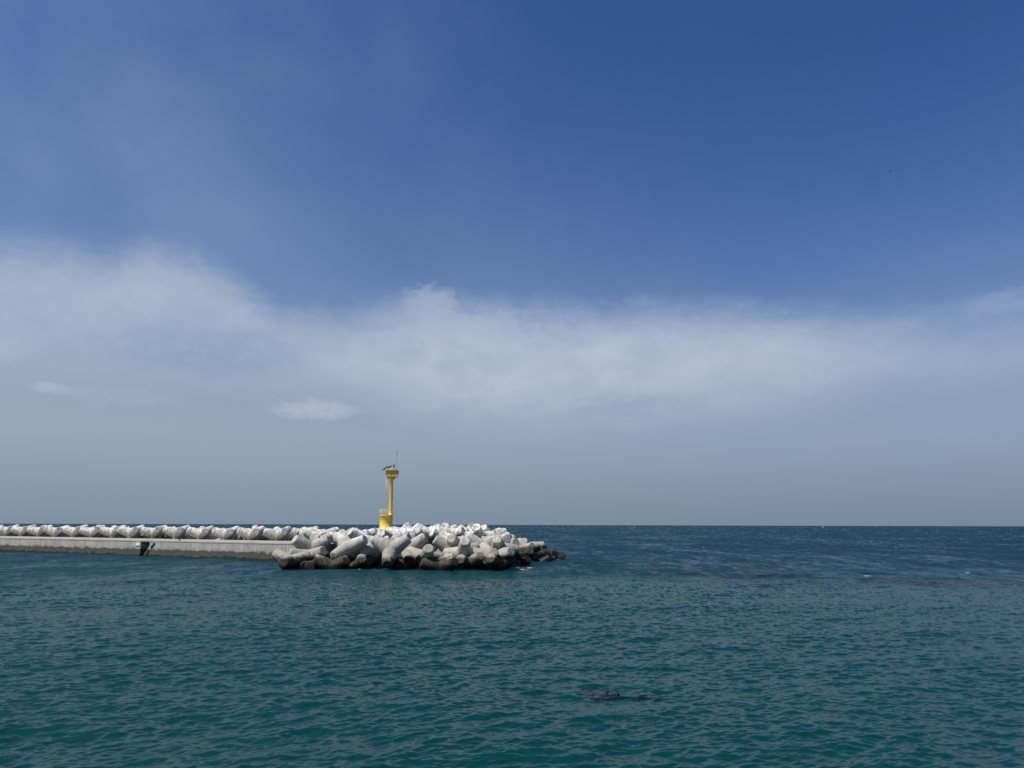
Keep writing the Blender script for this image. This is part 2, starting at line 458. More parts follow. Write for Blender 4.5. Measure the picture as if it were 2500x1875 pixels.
def build_sea():
    fan = np.radians(np.linspace(-46, 46, 1180))
    rest = np.radians(np.linspace(46, 314, 110)[1:-1])
    ang = np.concatenate([fan, rest])
    vs = [3.0]
    while vs[-1] < 270:                      # finest rows where ripples are hardest to resolve
        vs.append(vs[-1] + np.interp(vs[-1], [3, 20, 110, 180], [0.34, 0.25, 0.25, 0.42]))
    v = np.concatenate([np.geomspace(0.02, 3.0, 26)[:-1], vs, np.geomspace(270.5, 1500, 60)])
    r = H_CAM * 737.0 / v
    r = r[r < 200000]
    dr = np.abs(np.gradient(r))
    AA, RR = np.meshgrid(ang, r, indexing='ij')
    _, DR = np.meshgrid(ang, dr, indexing='ij')
    x = RR * np.sin(AA); y = RR * np.cos(AA)
    z = np.zeros_like(x); ox = np.zeros_like(x); oy = np.zeros_like(x); sx = np.zeros_like(x); sy = np.zeros_like(x); var = np.zeros_like(x)
    TS = RR * (fan[1] - fan[0])
    for (Lt, N, lc, l0, sl, Hh, Dx, Dy, Sx, Sy) in sea_fields():
        w = sstep(lc / DR, 1.0, 2.6)
        q = w > 0
        z[q] += w[q] * sample(Hh, Lt, N, x[q], y[q])
        ox[q] += w[q] * sample(Dx, Lt, N, x[q], y[q])
        oy[q] += w[q] * sample(Dy, Lt, N, x[q], y[q])
        # slopes stay visible farther out than heights
        ws = sstep(lc / np.maximum(TS, DR * 0.26), 0.6, 4.0)
        q = ws > 0
        sx[q] += ws[q] * sample(Sx, Lt, N, x[q], y[q])
        sy[q] += ws[q] * sample(Sy, Lt, N, x[q], y[q])
        var += sl * sl * (1 - ws * ws)
    # the lee behind the pier is a little calmer, patches of breeze roughen it
    gust = vnoise(x * 0.012, y * 0.006, 1)
    calm = 0.70 + 0.40 * gust + 0.35 * vnoise(x * 0.05, y * 0.02, 9)
    fadez = np.clip(1.0, 0, 1)
    z *= calm
    chop = 1.25
    xx = x + chop * ox * calm; yy = y + chop * oy * calm
    sx *= calm; sy *= calm
    alpha = np.sqrt(2 * var * calm ** 2 + 0.0001)
    # unresolved ripples: roughness varies in cat's paws and streaks at every scale
    d = np.hypot(x, y)
    streak = 0.42 * vnoise(x * 1.5, y * 0.5, 13) + 0.30 * vnoise(x * 0.40, y * 0.13, 8) + 0.28 * vnoise(x * 0.07, y * 0.022, 12)
    rough = np.sqrt(np.clip(alpha, 0.002, 0.35)) * np.clip(1 + (streak - 0.5) * 4.0 * sstep(d, 35, 120), 0.3, 1.8)
    # body colour: sand-green near, deep blue far and to the right
    d = np.hypot(x, y)
    nz = vnoise(x * 0.03, y * 0.02, 2)
    deep = sstep(d + (nz - 0.5) * 60 + 0.25 * x, 52, 165)
    deep = np.clip(deep, 0, 1)
    # dark weed bed: a long band out on the right
    yb = np.interp(x, [0, 13, 33, 46, 60, 120], [97, 96, 92, 82, 76, 60]) + (vnoise(x * 0.05, y * 0.0, 4) - 0.5) * 12
    weed = sstep(np.abs(y - yb) / 9.0 + (vnoise(x * 0.12, y * 0.12, 3) - 0.5) * 1.3, 1.0, 0.25) * sstep(x, 4, 30) * 1.0 * (0.35 + 0.65 * sstep(vnoise(x * 0.07, y * 0.10, 14), 0.3, 0.6))
    # small weed patch round the awash rock
    for (cx, cy, rx_, ry_) in ((3.15, 28.2, 1.0, 1.3), (4.6, 27.8, 0.7, 0.9)):
        q = np.hypot((x - cx) / rx_, (y - cy) / ry_) + (vnoise(x * 1.6, y * 1.6, 5) - 0.5) * 1.2
        weed = np.maximum(weed, sstep(q, 1.05, 0.45) * 0.9)
    # foam: broken wash round the blocks at the head, two whitecaps
    foam = np.zeros_like(x)
    for (cx, cy, rx_, ry_, am) in FOAM:
        q = np.hypot((x - cx) / rx_, (y - cy) / ry_)
        foam = np.maximum(foam, am * np.clip(1.15 - q, 0, 1))
    verts = np.stack([xx, yy, z], -1)
    na, nr = x.shape
    idx = np.arange(na * nr).reshape(na, nr)
    a = idx; b = np.roll(idx, -1, 0)
    quads = np.stack([a[:, :-1], a[:, 1:], b[:, 1:], b[:, :-1]], -1).reshape(-1, 4)
    # close the disc under the viewer
    centre = na * nr
    verts = np.concatenate([verts.reshape(-1, 3), [[0, 0, 0]]])
    tri = np.stack([a[:, -1], np.full(na, centre), b[:, -1]], -1)
    me = bpy.data.meshes.new('sea')
    nq, ntr = len(quads), len(tri)
    me.vertices.add(len(verts)); me.vertices.foreach_set('co', verts.astype(np.float32).ravel())
    loops = np.concatenate([quads.ravel(), tri.ravel()]).astype(np.int32)
    me.loops.add(len(loops)); me.loops.foreach_set('vertex_index', loops)
    me.polygons.add(nq + ntr)
    me.polygons.foreach_set('loop_start', np.concatenate([np.arange(nq) * 4, nq * 4 + np.arange(ntr) * 3]).astype(np.int32))
    me.update(calc_edges=True)
    me.validate()
    me.polygons.foreach_set('use_smooth', np.ones(len(me.polygons), dtype=bool))
    nv = np.stack([-sx, -sy, np.ones_like(sx)], -1).reshape(-1, 3)
    nv /= np.linalg.norm(nv, axis=1, keepdims=True)
    at = me.attributes.new('facet', 'FLOAT_VECTOR', 'POINT')
    at.data.foreach_set('vector', np.concatenate([nv, [[0, 0, 1]]]).astype(np.float32).ravel())
    for nm, F in (('deep', deep), ('foam', foam), ('rough', rough), ('weed', weed)):
        at = me.attributes.new(nm, 'FLOAT', 'POINT')
        at.data.foreach_set('value', np.append(F.reshape(-1), 0.1).astype(np.float32))
    if me.polygons[0].normal.z < 0:
        me.flip_normals()
    o = link_mesh('sea', me, mat_sea())
    tag(o, kind='structure')
    return o

FOAM = [(9.6, 131.0, 2.4, 3.2, 1.0), (7.6, 131.0, 2.0, 3.0, 0.9), (5.2, 128.0, 4.0, 2.4, 0.75), (2.2, 123.0, 4.5, 2.4, 0.75), (2.2, 112.0, 4.0, 2.2, 0.75),
        (1.6, 105.0, 2.8, 1.8, 0.75), (44.3, 95.1, 1.5, 1.0, 0.95), (57.3, 95.6, 1.1, 0.8, 0.85), (33.0, 112.0, 0.9, 0.9, 0.7), (38.0, 170.0, 1.4, 2.0, 0.7)]
FOAM += [(-30.0 + 2.6 * i, 97.9 + 0.5 * math.sin(i * 2.3), 1.8, 0.8, 0.50 + 0.12 * math.sin(i * 1.7)) for i in range(12)]
build_sea()

# ------------------------------------------------------------------ pier
PO = Vector((-114.08, 168.54, 0)); PD = Vector((0.8781, -0.4784, 0)); PN = Vector((0.4784, 0.8781, 0))
PROT = math.atan2(PD.y, PD.x)
ZD = 2.92
def pier_pt(s, o, z=0):
    return PO + PD * s + PN * o + Vector((0, 0, z))

pier = empty('breakwater_pier', PO, PROT)
tag(pier, 'long grey concrete breakwater wall with stained face and dark tide band', 'breakwater')
s0, s1, sn0, sn1 = -70.0, 103.0, 48.62, 51.2
bm = bmesh.new()
box(bm, s0, sn0, 0, 11.2, -3, 2.66)
box(bm, sn1, s1, 0, 11.2, -3, 2.66)
box(bm, sn0, sn1, 2.6, 11.2, -3, 2.66)
obj('wall', bm, M_PIER, pier)
bm = bmesh.new()
box(bm, s0, s1 + 0.05, -0.06, 11.25, 2.66, ZD)
cop = obj('coping', bm, M_PIER, pier)
bv = cop.modifiers.new('bevel', 'BEVEL'); bv.width = 0.03; bv.segments = 2
bm = bmesh.new()
nst = 7
for i in range(nst):
    zt = -0.02 + 1.82 * (i + 1) / nst
    xa = 49.55 + (sn1 - 49.55) * i / nst
    xb = 49.55 + (sn1 - 49.55) * (i + 1) / nst
    box(bm, xa, xb - (0.002 if i < nst - 1 else 0.004), 0.03, 1.1, -2.0, zt)
obj('stairs', bm, M_PIER, pier)
for (xa, za, xb, zb) in ((51.75, 1.50, 52.75, 2.44), (50.45, 0.12, 51.15, 1.16)):  # dark diagonal marks of unknown kind, built as flat black strips
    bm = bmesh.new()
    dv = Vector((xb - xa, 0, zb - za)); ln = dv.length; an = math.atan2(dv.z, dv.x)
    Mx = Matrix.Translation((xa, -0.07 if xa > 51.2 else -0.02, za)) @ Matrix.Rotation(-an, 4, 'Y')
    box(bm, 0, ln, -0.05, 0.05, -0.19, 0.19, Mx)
    o = obj('diagonal_dark_strip', bm, M_MATTBLACK, pier)
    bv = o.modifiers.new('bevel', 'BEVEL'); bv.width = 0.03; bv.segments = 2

# sign fixed beside the stair recess: red lettering above a white board with a grey foot band
sgn = empty('warning_sign', pier_pt(47.75, -0.02, 1.72), PROT)
tag(sgn, 'white warning board with red lettering on the wall beside the dark stair recess', 'sign')
bm = bmesh.new(); box(bm, -0.56, 0.56, -0.05, 0.0, 0.20, 0.62); obj('board', bm, M_WHITE, sgn)
bm = bmesh.new(); box(bm, -0.56, 0.56, -0.048, 0.0, 0.0, 0.197); obj('foot_band', bm, M_GREYBAND, sgn)
bm = bmesh.new()
box(bm, -0.50, 0.52, -0.03, 0.0, 0.623, 0.90)
obj('header_plate', bm, M_WHITE, sgn)
bm = bmesh.new()
for k in range(4):
    x0 = -0.45 + k * 0.24
    box(bm, x0, x0 + 0.045, -0.036, -0.031, 0.66, 0.87)
    box(bm, x0 + 0.05, x0 + 0.19, -0.036, -0.031, 0.82, 0.865)
    box(bm, x0 + 0.05, x0 + 0.16, -0.036, -0.031, 0.67, 0.715)
    if k % 2: box(bm, x0 + 0.12, x0 + 0.165, -0.036, -0.031, 0.718, 0.818)
obj('lettering', bm, M_RED, sgn)

# mooring bollard on the deck
bl = empty('mooring_bollard', pier_pt(57.6, 1.6, ZD), PROT)
tag(bl, 'short black mooring bollard on the pier deck right of the stair recess', 'bollard')
bm = bmesh.new()
lathe(bm, [(0.24, 0), (0.24, 0.04), (0.14, 0.05), (0.13, 0.30), (0.17, 0.36), (0.17, 0.42), (0.10, 0.46)], 20)
obj('post', bm, M_BLACK, bl)
bm = bmesh.new(); tube(bm, (0.10, 0, 0.40), (0.46, 0, 0.44), 0.085, 12, 0.07); obj('horn', bm, M_BLACK, bl, True)

# ------------------------------------------------------------------ tetrapods
LEG = 0.644
SQ = math.sqrt(8) / 3
LDIR = [Vector((0, 0, 1)), Vector((SQ, 0, -1/3)), Vector((-SQ/2, SQ*math.sqrt(3)/2, -1/3)), Vector((-SQ/2, -SQ*math.sqrt(3)/2, -1/3))]
def tetra_mesh(seed):
    q = random.Random(seed)
    bm = bmesh.new()
    for d in LDIR:
        Mx = d.to_track_quat('Z', 'Y').to_matrix().to_4x4()
        rt, rr = 0.155 * TH, 0.250 * TH
        L = LEG * TH
        prof = []
        for i in range(9):
            f = i / 8.0
            prof.append((rr + (rt - rr) * f, L * 0.955 * f))
        prof += [(rt * 0.985, L * 0.966), (rt * 0.83, L * 0.998), (rt * 0.80, L)]
        lathe(bm, prof, 40, Mx)
    # chips and dents, most along the worn rims of the leg ends
    rim = 0.6 * TH
    for v in bm.verts:
        k = 0.030 if v.co.length > rim and q.random() < 0.35 else 0.006
        v.co -= v.co.normalized() * q.uniform(-0.2, 1.0) * k
    seam = [1.0 if i % 40 in (0, 20) else 0.0 for i in range(len(bm.verts))]
    bmesh.ops.recalc_face_normals(bm, faces=bm.faces[:])
    me = bpy.data.meshes.new('tetrapod')
    bm.to_mesh(me); bm.free()
    me.attributes.new('seam', 'FLOAT', 'POINT').data.foreach_set('value', seam)   # casting seams of the mould halves
    me.materials.append(M_TETRA)
    return me
TM = [tetra_mesh(i) for i in range(3)]
count = [0]
def tetra(loc, quat, label, group, scale=1.0):
    o = bpy.data.objects.new('tetrapod', TM[count[0] % 3]); count[0] += 1
    COL.objects.link(o)
    o.location = loc; o.rotation_mode = 'QUATERNION'; o.rotation_quaternion = quat
    o.scale = (scale,) * 3
    tag(o, label, 'tetrapod', group)
    return o

def frame_quat(down, az):
    """tetrapod standing on one leg pointing along `down`, another leg near azimuth az"""
    down = Vector(down).normalized()
    q0 = Vector((0, 0, 1)).rotation_difference(down)
    best = None
    for k in range(120):
        q = Quaternion(down, 2 * math.pi * k / 120) @ q0
        d = q @ LDIR[1]
        e = abs((math.degrees(math.atan2(d.y, d.x)) - az + 180) % 360 - 180)
        if best is None or e < best[0]: best = (e, q)
    return best[1]

ORD = ['first', 'second', 'third', 'fourth', 'fifth', 'sixth', 'seventh', 'eighth', 'ninth', 'tenth', 'eleventh', 'twelfth', 'thirteenth', 'fourteenth', 'fifteenth', 'sixteenth']

DECK_S = [-28.9, -21.4, -14.4, -7.2, 0.0, 7.1, 13.9, 21.2, 28.2, 35.4, 42.8, 50.2, 57.6, 65.0, 72.3, 79.6]
VIS = 14
for i, s in enumerate(DECK_S):
    j = rnd.uniform
    az = 310 - s * 0.09 + j(-6, 6)
    q = frame_quat(Vector((0, 0, -1)) + PN * 0.10 + PD * j(-0.05, 0.05), az)
    lab = '%s pale tetrapod counted from the left in the row behind the pier deck' % ORD[max(0, i - 1)]
    if i == 0: lab = 'pale tetrapod cut off at the left picture edge behind the pier deck'
    if i == len(DECK_S) - 1: lab = 'last pale tetrapod of the deck row, against the heaped blocks at the pier head'
    tetra(pier_pt(s + j(-0.15, 0.15), 12.4 + j(-0.2, 0.2), ZD + 0.92 + j(-0.08, 0.12)), q, lab, 'tetrapods in the row behind the pier deck', 1.05)
# the seaward row behind: only legs and tips show in the gaps
for i, s in enumerate(DECK_S[:-1]):
    j = rnd.uniform
    q = frame_quat(Vector((0, 0, -1)) + PN * j(0.0, 0.25) + PD * j(-0.3, 0.0), 12 + j(-14, 14))
    tetra(pier_pt(s + 3.6 + j(-0.6, 0.6), 16.4 + j(-0.3, 0.3), ZD + 0.60 + j(-0.2, 0.25)), q,
          'tetrapod half hidden in the gap right of the %s tetrapod of the deck row' % (ORD[max(0, i - 1)] if i else 'cut off'),
          'tetrapods of the seaward row behind the deck row')

for i, s in enumerate(DECK_S[:-1]):
    j = rnd.uniform
    q = Quaternion((j(-1, 1), j(-1, 1), j(-1, 1), j(-1, 1))).normalized()
    for k in range(2):
        tetra(pier_pt(s + 0.4 + 3.6 * k + j(-0.5, 0.5), 18.2 + j(-0.4, 0.4), 2.35 + j(-0.2, 0.15)), q if k else q.conjugated(),
              'shaded tetrapod low on the seaward slope, glimpsed in the dark gaps of the deck row', 'low seaward tetrapods seen in the gaps')
FILL = [(-29.53, 103.52, -2.1), (-25.33, 103.59, -2.27), (-21.13, 103.88, -1.84), (-16.93, 104.36, -1.92), (-12.73, 103.67, -2.03), (-8.53, 103.73, -2.21), (-4.33, 103.53, -2.19), (-28.15, 108.39, -1.02), (-23.95, 108.36, -1.32), (-19.75, 107.77, -1.11), (-15.55, 108.28, -0.99), (-11.35, 108.46, -1.38), (-7.15, 108.13, -1.08), (-2.95, 108.01, -1.33), (-29.05, 111.51, -0.07), (-24.85, 112.44, -0.27), (-20.65, 111.76, -0.09), (-16.45, 112.09, -0.1), (-12.25, 112.42, -0.29), (-8.05, 111.9, -0.24), (-3.85, 111.92, -0.46), (-16.79, 117.38, 0.58), (-12.59, 116.46, 0.87), (-8.39, 116.74, 0.83), (-4.19, 116.97, 0.73), (1.5, 119, -0.9), (4, 124, -0.9), (5, 128, -0.9)]
PILE = [
    ((-29.609, 101.0, 0.846), (0.2155, 0.2015, -0.6392, 0.7101), 'dark weedy tetrapod at the far left foot of the heap, blunt leg end facing out'),
    ((-28.251, 103.516, 0.566), (0.6061, 0.3504, -0.4253, -0.5736), "low grey tetrapod with a pale shoulder beside the weedy block at the heap's left foot"),
    ((-27.872, 104.925, 2.536), (0.5973, 0.3833, 0.3315, 0.6216), "tetrapod with a long leg sloping up to the right at the heap's left edge"),
    ((-27.728, 104.0, 1.492), (0.5686, 0.5628, 0.0948, 0.5924), 'tetrapod showing a bright oval leg end low on the left side of the heap'),
    ((-26.901, 102.668, 0.152), (0.6093, -0.5878, 0.2574, -0.4657), "half stained tetrapod with a pale peaked leg at the waterline on the heap's left"),
    ((-28.419, 110.0, 2.79), (0.0027, -0.0623, 0.4985, -0.8646), 'tetrapod with one rounded leg standing upright against the end of the pier wall'),
    ((-22.237, 102.937, 2.77), (0.5735, 0.7275, -0.3725, -0.0563), 'big tetrapod with the long diagonal beam-like legs left below the yellow beacon'),
    ((-22.712, 112.109, 3.827), (0.4079, 0.5309, 0.324, -0.6684), 'tetrapod with a flat leg end tilted left behind the long diagonal beam-like block'),
    ((-21.555, 108.936, 3.483), (0.4719, 0.6507, 0.2553, 0.5374), 'tetrapod with a level cylinder leg right of the long diagonal beam-like block'),
    ((-22.083, 114.041, 3.838), (0.7329, 0.6032, -0.0785, 0.3048), 'white tetrapod with a round leg end just left of the beacon footing'),
    ((-17.98, 111.0, 3.663), (0.8309, 0.502, -0.228, 0.0754), 'tetrapod with a round leg end tilted up just under the yellow beacon'),
    ((-19.374, 105.319, 2.346), (0.597, -0.4047, 0.2372, -0.6508), 'tetrapod with a long leg slanting up to the right below the beacon footing'),
    ((-14.196, 104.068, 2.56), (0.0178, -0.4239, -0.0854, -0.9015), 'large V-shaped tetrapod with two legs spread up right of and below the beacon'),
    ((-15.984, 100.006, 2.575), (0.3163, 0.6385, 0.6219, -0.3248), 'tetrapod with a rounded leg dipping into the water under the V-shaped block'),
    ((-15.397, 114.424, 3.769), (0.6176, 0.2245, -0.5272, -0.5387), 'bright tetrapod with a round leg end facing out right of the beacon footing'),
    ((-11.633, 102.0, 1.412), (0.1943, 0.2439, -0.4161, 0.8542), 'tetrapod with a short stub leg and small round top low right of the V-shaped block'),
    ((-8.399, 106.37, 2.483), (0.6818, 0.3767, -0.3128, -0.5434), 'tetrapod with a bright tilted leg end and a shaded leg sloping down right'),
    ((-9.93, 113.356, 4.031), (0.2026, 0.2188, -0.5627, 0.771), 'white tetrapod with a streaked round leg end facing out on top of the heap'),
    ((-9.517, 112.061, 4.045), (0.5616, 0.5319, 0.1694, 0.6107), 'white tetrapod with a thick leg pointing right near the top of the heap'),
    ((-8.158, 107.0, 3.237), (0.8076, 0.5721, -0.1039, 0.0979), 'white tetrapod with a rounded leg leaning out below the thick leg pointing right'),
    ((-6.583, 104.0, 2.067), (0.8091, 0.4201, -0.1309, 0.3895), 'tetrapod with a slender upright leg and flat cap in the middle of the heap'),
    ((-4.271, 107.731, 2.716), (0.7137, 0.3305, -0.2771, -0.552), 'tetrapod with a cream leg end tilted left and another leg reaching down right'),
    ((-7.506, 112.195, 3.842), (0.5886, 0.6161, 0.1187, 0.5099), "tetrapod with a level leg ending in a dark shaded face on the heap's right"),
    ((-5.096, 116.0, 3.98), (0.3192, 0.1244, -0.4365, 0.8319), 'tall white tetrapod with one leg peaking at the right end of the heap top'),
    ((-7.176, 121.0, 4.191), (0.782, 0.4861, -0.016, 0.3897), 'white tetrapod just left of the tall peaked one on the heap top'),
    ((-3.349, 119.307, 3.644), (0.0679, -0.1945, -0.3533, 0.9126), 'white tetrapod just right of the tall peaked one, one leg sloping down right'),
    ((-1.821, 113.48, 3.075), (0.6536, 0.3327, -0.5333, -0.4215), 'cream tetrapod with legs spread left and right at the right shoulder of the heap'),
    ((-2.87, 117.296, 3.867), (0.7481, 0.5681, -0.0919, 0.3304), "weathered tetrapod with a round worn leg end raised at the heap's right shoulder"),
    ((-1.837, 108.0, 2.6), (0.4025, 0.2075, -0.4569, 0.7656), "shaded tetrapod with a capped upright leg below the heap's right shoulder"),
    ((-0.76, 119.0, 2.504), (0.6457, 0.5923, -0.0516, 0.4791), "tetrapod with a rounded leg leaning right at the heap's right slope"),
    ((2.796, 128.0, 2.082), (0.3974, 0.0977, -0.5274, 0.7446), 'tetrapod with a pale round leg end facing out in the low right tail'),
    ((1.714, 126.0, 1.561), (0.7258, 0.5505, 0.1077, 0.3983), 'brownish tetrapod with a leg leaning up right in the low right tail'),
    ((3.808, 130.0, 1.475), (0.665, 0.6189, 0.1013, 0.4055), 'dark tetrapod with a level leg pointing right out to sea in the low right tail'),
    ((2.435, 125.0, 0.548), (0.2266, 0.247, -0.4582, 0.8232), 'brown weedy tetrapod with an upright leg at the waterline of the right tail'),
    ((4.565, 128.5, 0.303), (0.1206, 0.3296, -0.417, 0.8384), 'black weedy tetrapod with a sloping leg near the outer end of the right tail'),
    ((6.192, 131.0, 0.196), (0.7496, 0.58, 0.0053, 0.3189), 'black rounded tetrapod leg next to the outermost block of the right tail'),
    ((8.714, 132.897, -0.99), (0.8827, 0.3871, 0.0957, -0.2486), 'outermost black tetrapod stub standing alone in the foam at the far right'),
    ((-23.885, 101.534, 0.158), (0.0476, -0.4122, 0.3518, -0.8391), 'dark weedy tetrapod lying in the water below the long diagonal beam-like block'),
    ((-20.477, 102.083, 0.184), (0.0372, -0.1322, 0.485, -0.8637), 'dark tetrapod with an oval leg end in deep shade right of the diagonal beam'),
    ((-10.269, 102.842, 0.324), (0.4272, 0.5552, 0.2393, -0.6724), 'dark level tetrapod leg at the waterline below the short stub leg'),
    ((-9.29, 100.758, 0.27), (0.1295, -0.3239, 0.4624, -0.8152), 'brown weedy tetrapod with a dark round leg end at the waterline, middle of the heap'),
    ((-6.091, 103.513, 0.422), (0.8288, 0.5303, -0.1742, 0.0397), 'grey round tetrapod leg end just right of the brown weedy one at the waterline'),
    ((-9.689, 104.989, 0.417), (0.7959, 0.4968, 0.1167, 0.3257), 'small grey rounded tetrapod top peeping above the brown weedy one at the waterline'),
    ((-5.799, 103.101, 0.47), (0.6696, 0.4984, 0.0009, 0.5507), 'dark tetrapod with a leg rising right at the waterline, right half of the heap'),
    ((-2.12, 102.481, 0.398), (0.8337, 0.4714, -0.2341, 0.1671), 'weathered tetrapod with a round leg end facing out at the right front waterline'),
    ((-3.038, 104.002, 1.301), (0.1565, 0.2419, -0.5114, 0.8096), 'weathered tetrapod with a pale blotched rounded leg at the right front of the heap'),
    ((-1.673, 104.051, 1.432), (0.6777, 0.5739, 0.0264, 0.459), 'big blackish tetrapod with a broken flank at the right front corner of the heap'),
    ((0.316, 123.0, 0.607), (0.5123, 0.2911, 0.4352, -0.6807), 'dark tetrapod in shade between the right front corner and the low right tail'),
    ((-14.018, 103.517, 0.154), (0.1636, -0.0855, -0.5895, -0.7864), 'black tetrapod in deep shade at the waterline below the V-shaped block'),
    ((-17.879, 124.227, 4.315), (0.7668, 0.4911, -0.0145, 0.413), 'white tetrapod tip rising against the sea just right of the beacon'),
    ((-15.882, 119.224, 4.224), (0.7145, 0.5155, 0.031, 0.472), 'white tetrapod with a leg pointing right on the skyline right of the beacon'),
    ((-13.388, 122.322, 4.275), (0.7051, 0.1372, -0.4803, -0.5033), 'white tetrapod lying low on the skyline in the middle of the heap top'),
    ((-11.458, 124.213, 4.239), (0.3325, 0.0644, -0.5077, 0.7922), 'white tetrapod with a low rounded peak on the skyline, middle of the heap top'),
    ((-10.981, 122.285, 4.421), (0.786, 0.5012, -0.1205, 0.3412), 'white tetrapod with a rounded knob on the skyline right of the low peak'),
    ((-8.004, 117.145, 4.142), (0.163, 0.1722, -0.503, 0.8311), 'white tetrapod with a rounded leg top left of the tall peaked one'),
    ((-18.835, 124.371, 3.664), (0.2957, 0.0862, -0.4766, 0.8234), 'white tetrapod lying right behind the beacon footing on its right side'),
    ((-14.335, 116.193, 4.083), (0.2136, 0.1446, -0.5348, 0.8047), 'white tetrapod half hidden above the V-shaped block'),
    ((-25.977, 116.276, 3.665), (0.5971, 0.2447, -0.5732, -0.505), 'white tetrapod with a level leg left of the beacon, above the diagonal beam'),
    ((-29.825, 118.15, 3.768), (0.6823, 0.6455, -0.0388, 0.341), 'white tetrapod half hidden behind the upright rounded leg at the pier wall end'),
    ((-30.295, 121.197, 3.9), (0.7355, 0.6047, -0.0884, 0.2925), 'white tetrapod at the back left of the heap, on the skyline'),
]
for loc, q, lab in PILE:
    tetra(loc, Quaternion(q).normalized(), lab, 'tetrapods heaped at the pier head')
# blocks buried deep in the heap, seen only as glimpses through its gaps
for (x, y, z) in FILL:
    q = Quaternion((rnd.gauss(0, 1), rnd.gauss(0, 1), rnd.gauss(0, 1), rnd.gauss(0, 1))).normalized()
    tetra((x, y, z), q, 'grey tetrapod wedged deep in the heap, seen only through the gaps', 'buried tetrapods in the gaps of the heap')


# ------------------------------------------------------------------ yellow light beacon on its footing
LP = Vector((-21.41, 128.0, 0))
fb = empty('beacon_footing', (LP.x, LP.y, ZD), PROT)
tag(fb, 'square grey concrete footing block under the yellow beacon', 'footing')
bm = bmesh.new(); box(bm, -1.33, 1.33, -1.33, 1.33, -0.5, 2.03)
o = obj('block', bm, M_PIER2, fb); bv = o.modifiers.new('bevel', 'BEVEL'); bv.width = 0.04; bv.segments = 2

bc = empty('light_beacon', (LP.x, LP.y, ZD + 2.03), 0)
tag(bc, 'yellow light beacon with slim column, round base drum and solar panels on top', 'light beacon')
bm = bmesh.new()
lathe(bm, [(1.12, 0.0), (1.12, 0.06), (1.08, 0.065), (1.08, 2.50), (1.13, 2.52), (1.13, 2.66)], 64)
obj('base_drum', bm, M_YELLOW, bc)
# handrail round the drum
for k in range(3):
    bm = bmesh.new(); ring_tube(bm, (0, 0, 2.66 + (0.32, 0.60, 0.90)[k]), 1.12, 0.024 if k < 2 else 0.032); obj('handrail', bm, M_PALE, bc)
for k in range(14):
    a = 2 * math.pi * (k + 0.5) / 14
    bm = bmesh.new(); tube(bm, (1.12*math.cos(a), 1.12*math.sin(a), 2.66), (1.12*math.cos(a), 1.12*math.sin(a), 3.56), 0.026, 8); obj('railing_post', bm, M_PALE, bc)
CX = 0.72
bm = bmesh.new()
lathe(bm, [(0.42, 2.661), (0.42, 2.72), (0.33, 2.74), (0.31, 3.1), (0.265, 8.55), (0.42, 8.75), (0.52, 9.12)], 40, Matrix.Translation((CX, 0, 0)))
obj('column', bm, M_YELLOW, bc)
for k in range(4):
    a = R(20) + k * math.pi / 2
    bm = bmesh.new()
    Mx = Matrix.Translation((CX, 0, 0)) @ Matrix.Rotation(a, 4, 'Z')
    vs = [bm.verts.new(Mx @ Vector(p)) for p in ((0.2, -0.03, 8.5), (0.85, -0.03, 9.12), (0.2, -0.03, 9.12), (0.2, 0.03, 8.5), (0.85, 0.03, 9.12), (0.2, 0.03, 9.12))]
    for f in ((0,1,2),(5,4,3),(0,3,4,1),(1,4,5,2),(2,5,3,0)): bm.faces.new([vs[i] for i in f])
    obj('bracket', bm, M_YELLOW, bc)
# gallery: floor, guard panels on four sides, rails, posts
GR = R(14)
GM = Matrix.Translation((CX, 0, 0)) @ Matrix.Rotation(GR, 4, 'Z')
W = 0.98
bm = bmesh.new(); box(bm, -W - 0.06, W + 0.06, -W - 0.06, W + 0.06, 9.12, 9.33, GM); obj('gallery_floor', bm, M_YELLOW, bc)
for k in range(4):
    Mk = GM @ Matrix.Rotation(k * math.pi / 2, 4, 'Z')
    bm = bmesh.new(); box(bm, -W - 0.04, W + 0.04, -W - 0.075, -W - 0.045, 9.62, 10.22, Mk); obj('guard_panel', bm, M_YELLOW_SHADE, bc)
    for zz in (9.58, 10.26, 10.45):
        bm = bmesh.new(); tube(bm, Mk @ Vector((-W + .03, -W, zz)), Mk @ Vector((W - .03, -W, zz)), 0.025, 8); obj('guard_rail', bm, M_PALE, bc)
    for xx in (-W, -W * 0.33, W * 0.33):
        bm = bmesh.new(); tube(bm, Mk @ Vector((xx, -W, 9.33)), Mk @ Vector((xx, -W, 10.5)), 0.032, 8); obj('gallery_post', bm, M_YELLOW, bc)
bm = bmesh.new(); box(bm, -0.36, 0.0, -0.3, 0.3, 9.331, 9.95, GM); obj('battery_box', bm, M_PALE, bc)
bm = bmesh.new(); lathe(bm, [(0.09, 9.331), (0.07, 10.85), (0.13, 10.86), (0.13, 10.92), (0.08, 10.93)], 16, GM @ Matrix.Translation((0.32, 0.1, 0)))
obj('lantern_post', bm, M_YELLOW_SHADE, bc)
bm = bmesh.new()
lathe(bm, [(0.16, 10.93), (0.16, 10.99), (0.09, 11.0), (0.10, 11.09), (0.14, 11.1), (0.14, 11.14), (0.08, 11.15), (0.08, 11.24), (0.12, 11.25), (0.12, 11.28), (0.025, 11.3), (0.02, 11.52)], 16, GM @ Matrix.Translation((0.32, 0.1, 0)))
obj('lantern', bm, M_BLACK, bc)
bm = bmesh.new(); tube(bm, GM @ Vector((0.72, -0.2, 9.331)), GM @ Vector((0.72, -0.2, 12.9)), 0.024, 8); tube(bm, GM @ Vector((0.72, -0.2, 12.9)), GM @ Vector((0.72, -0.2, 13.75)), 0.042, 8)
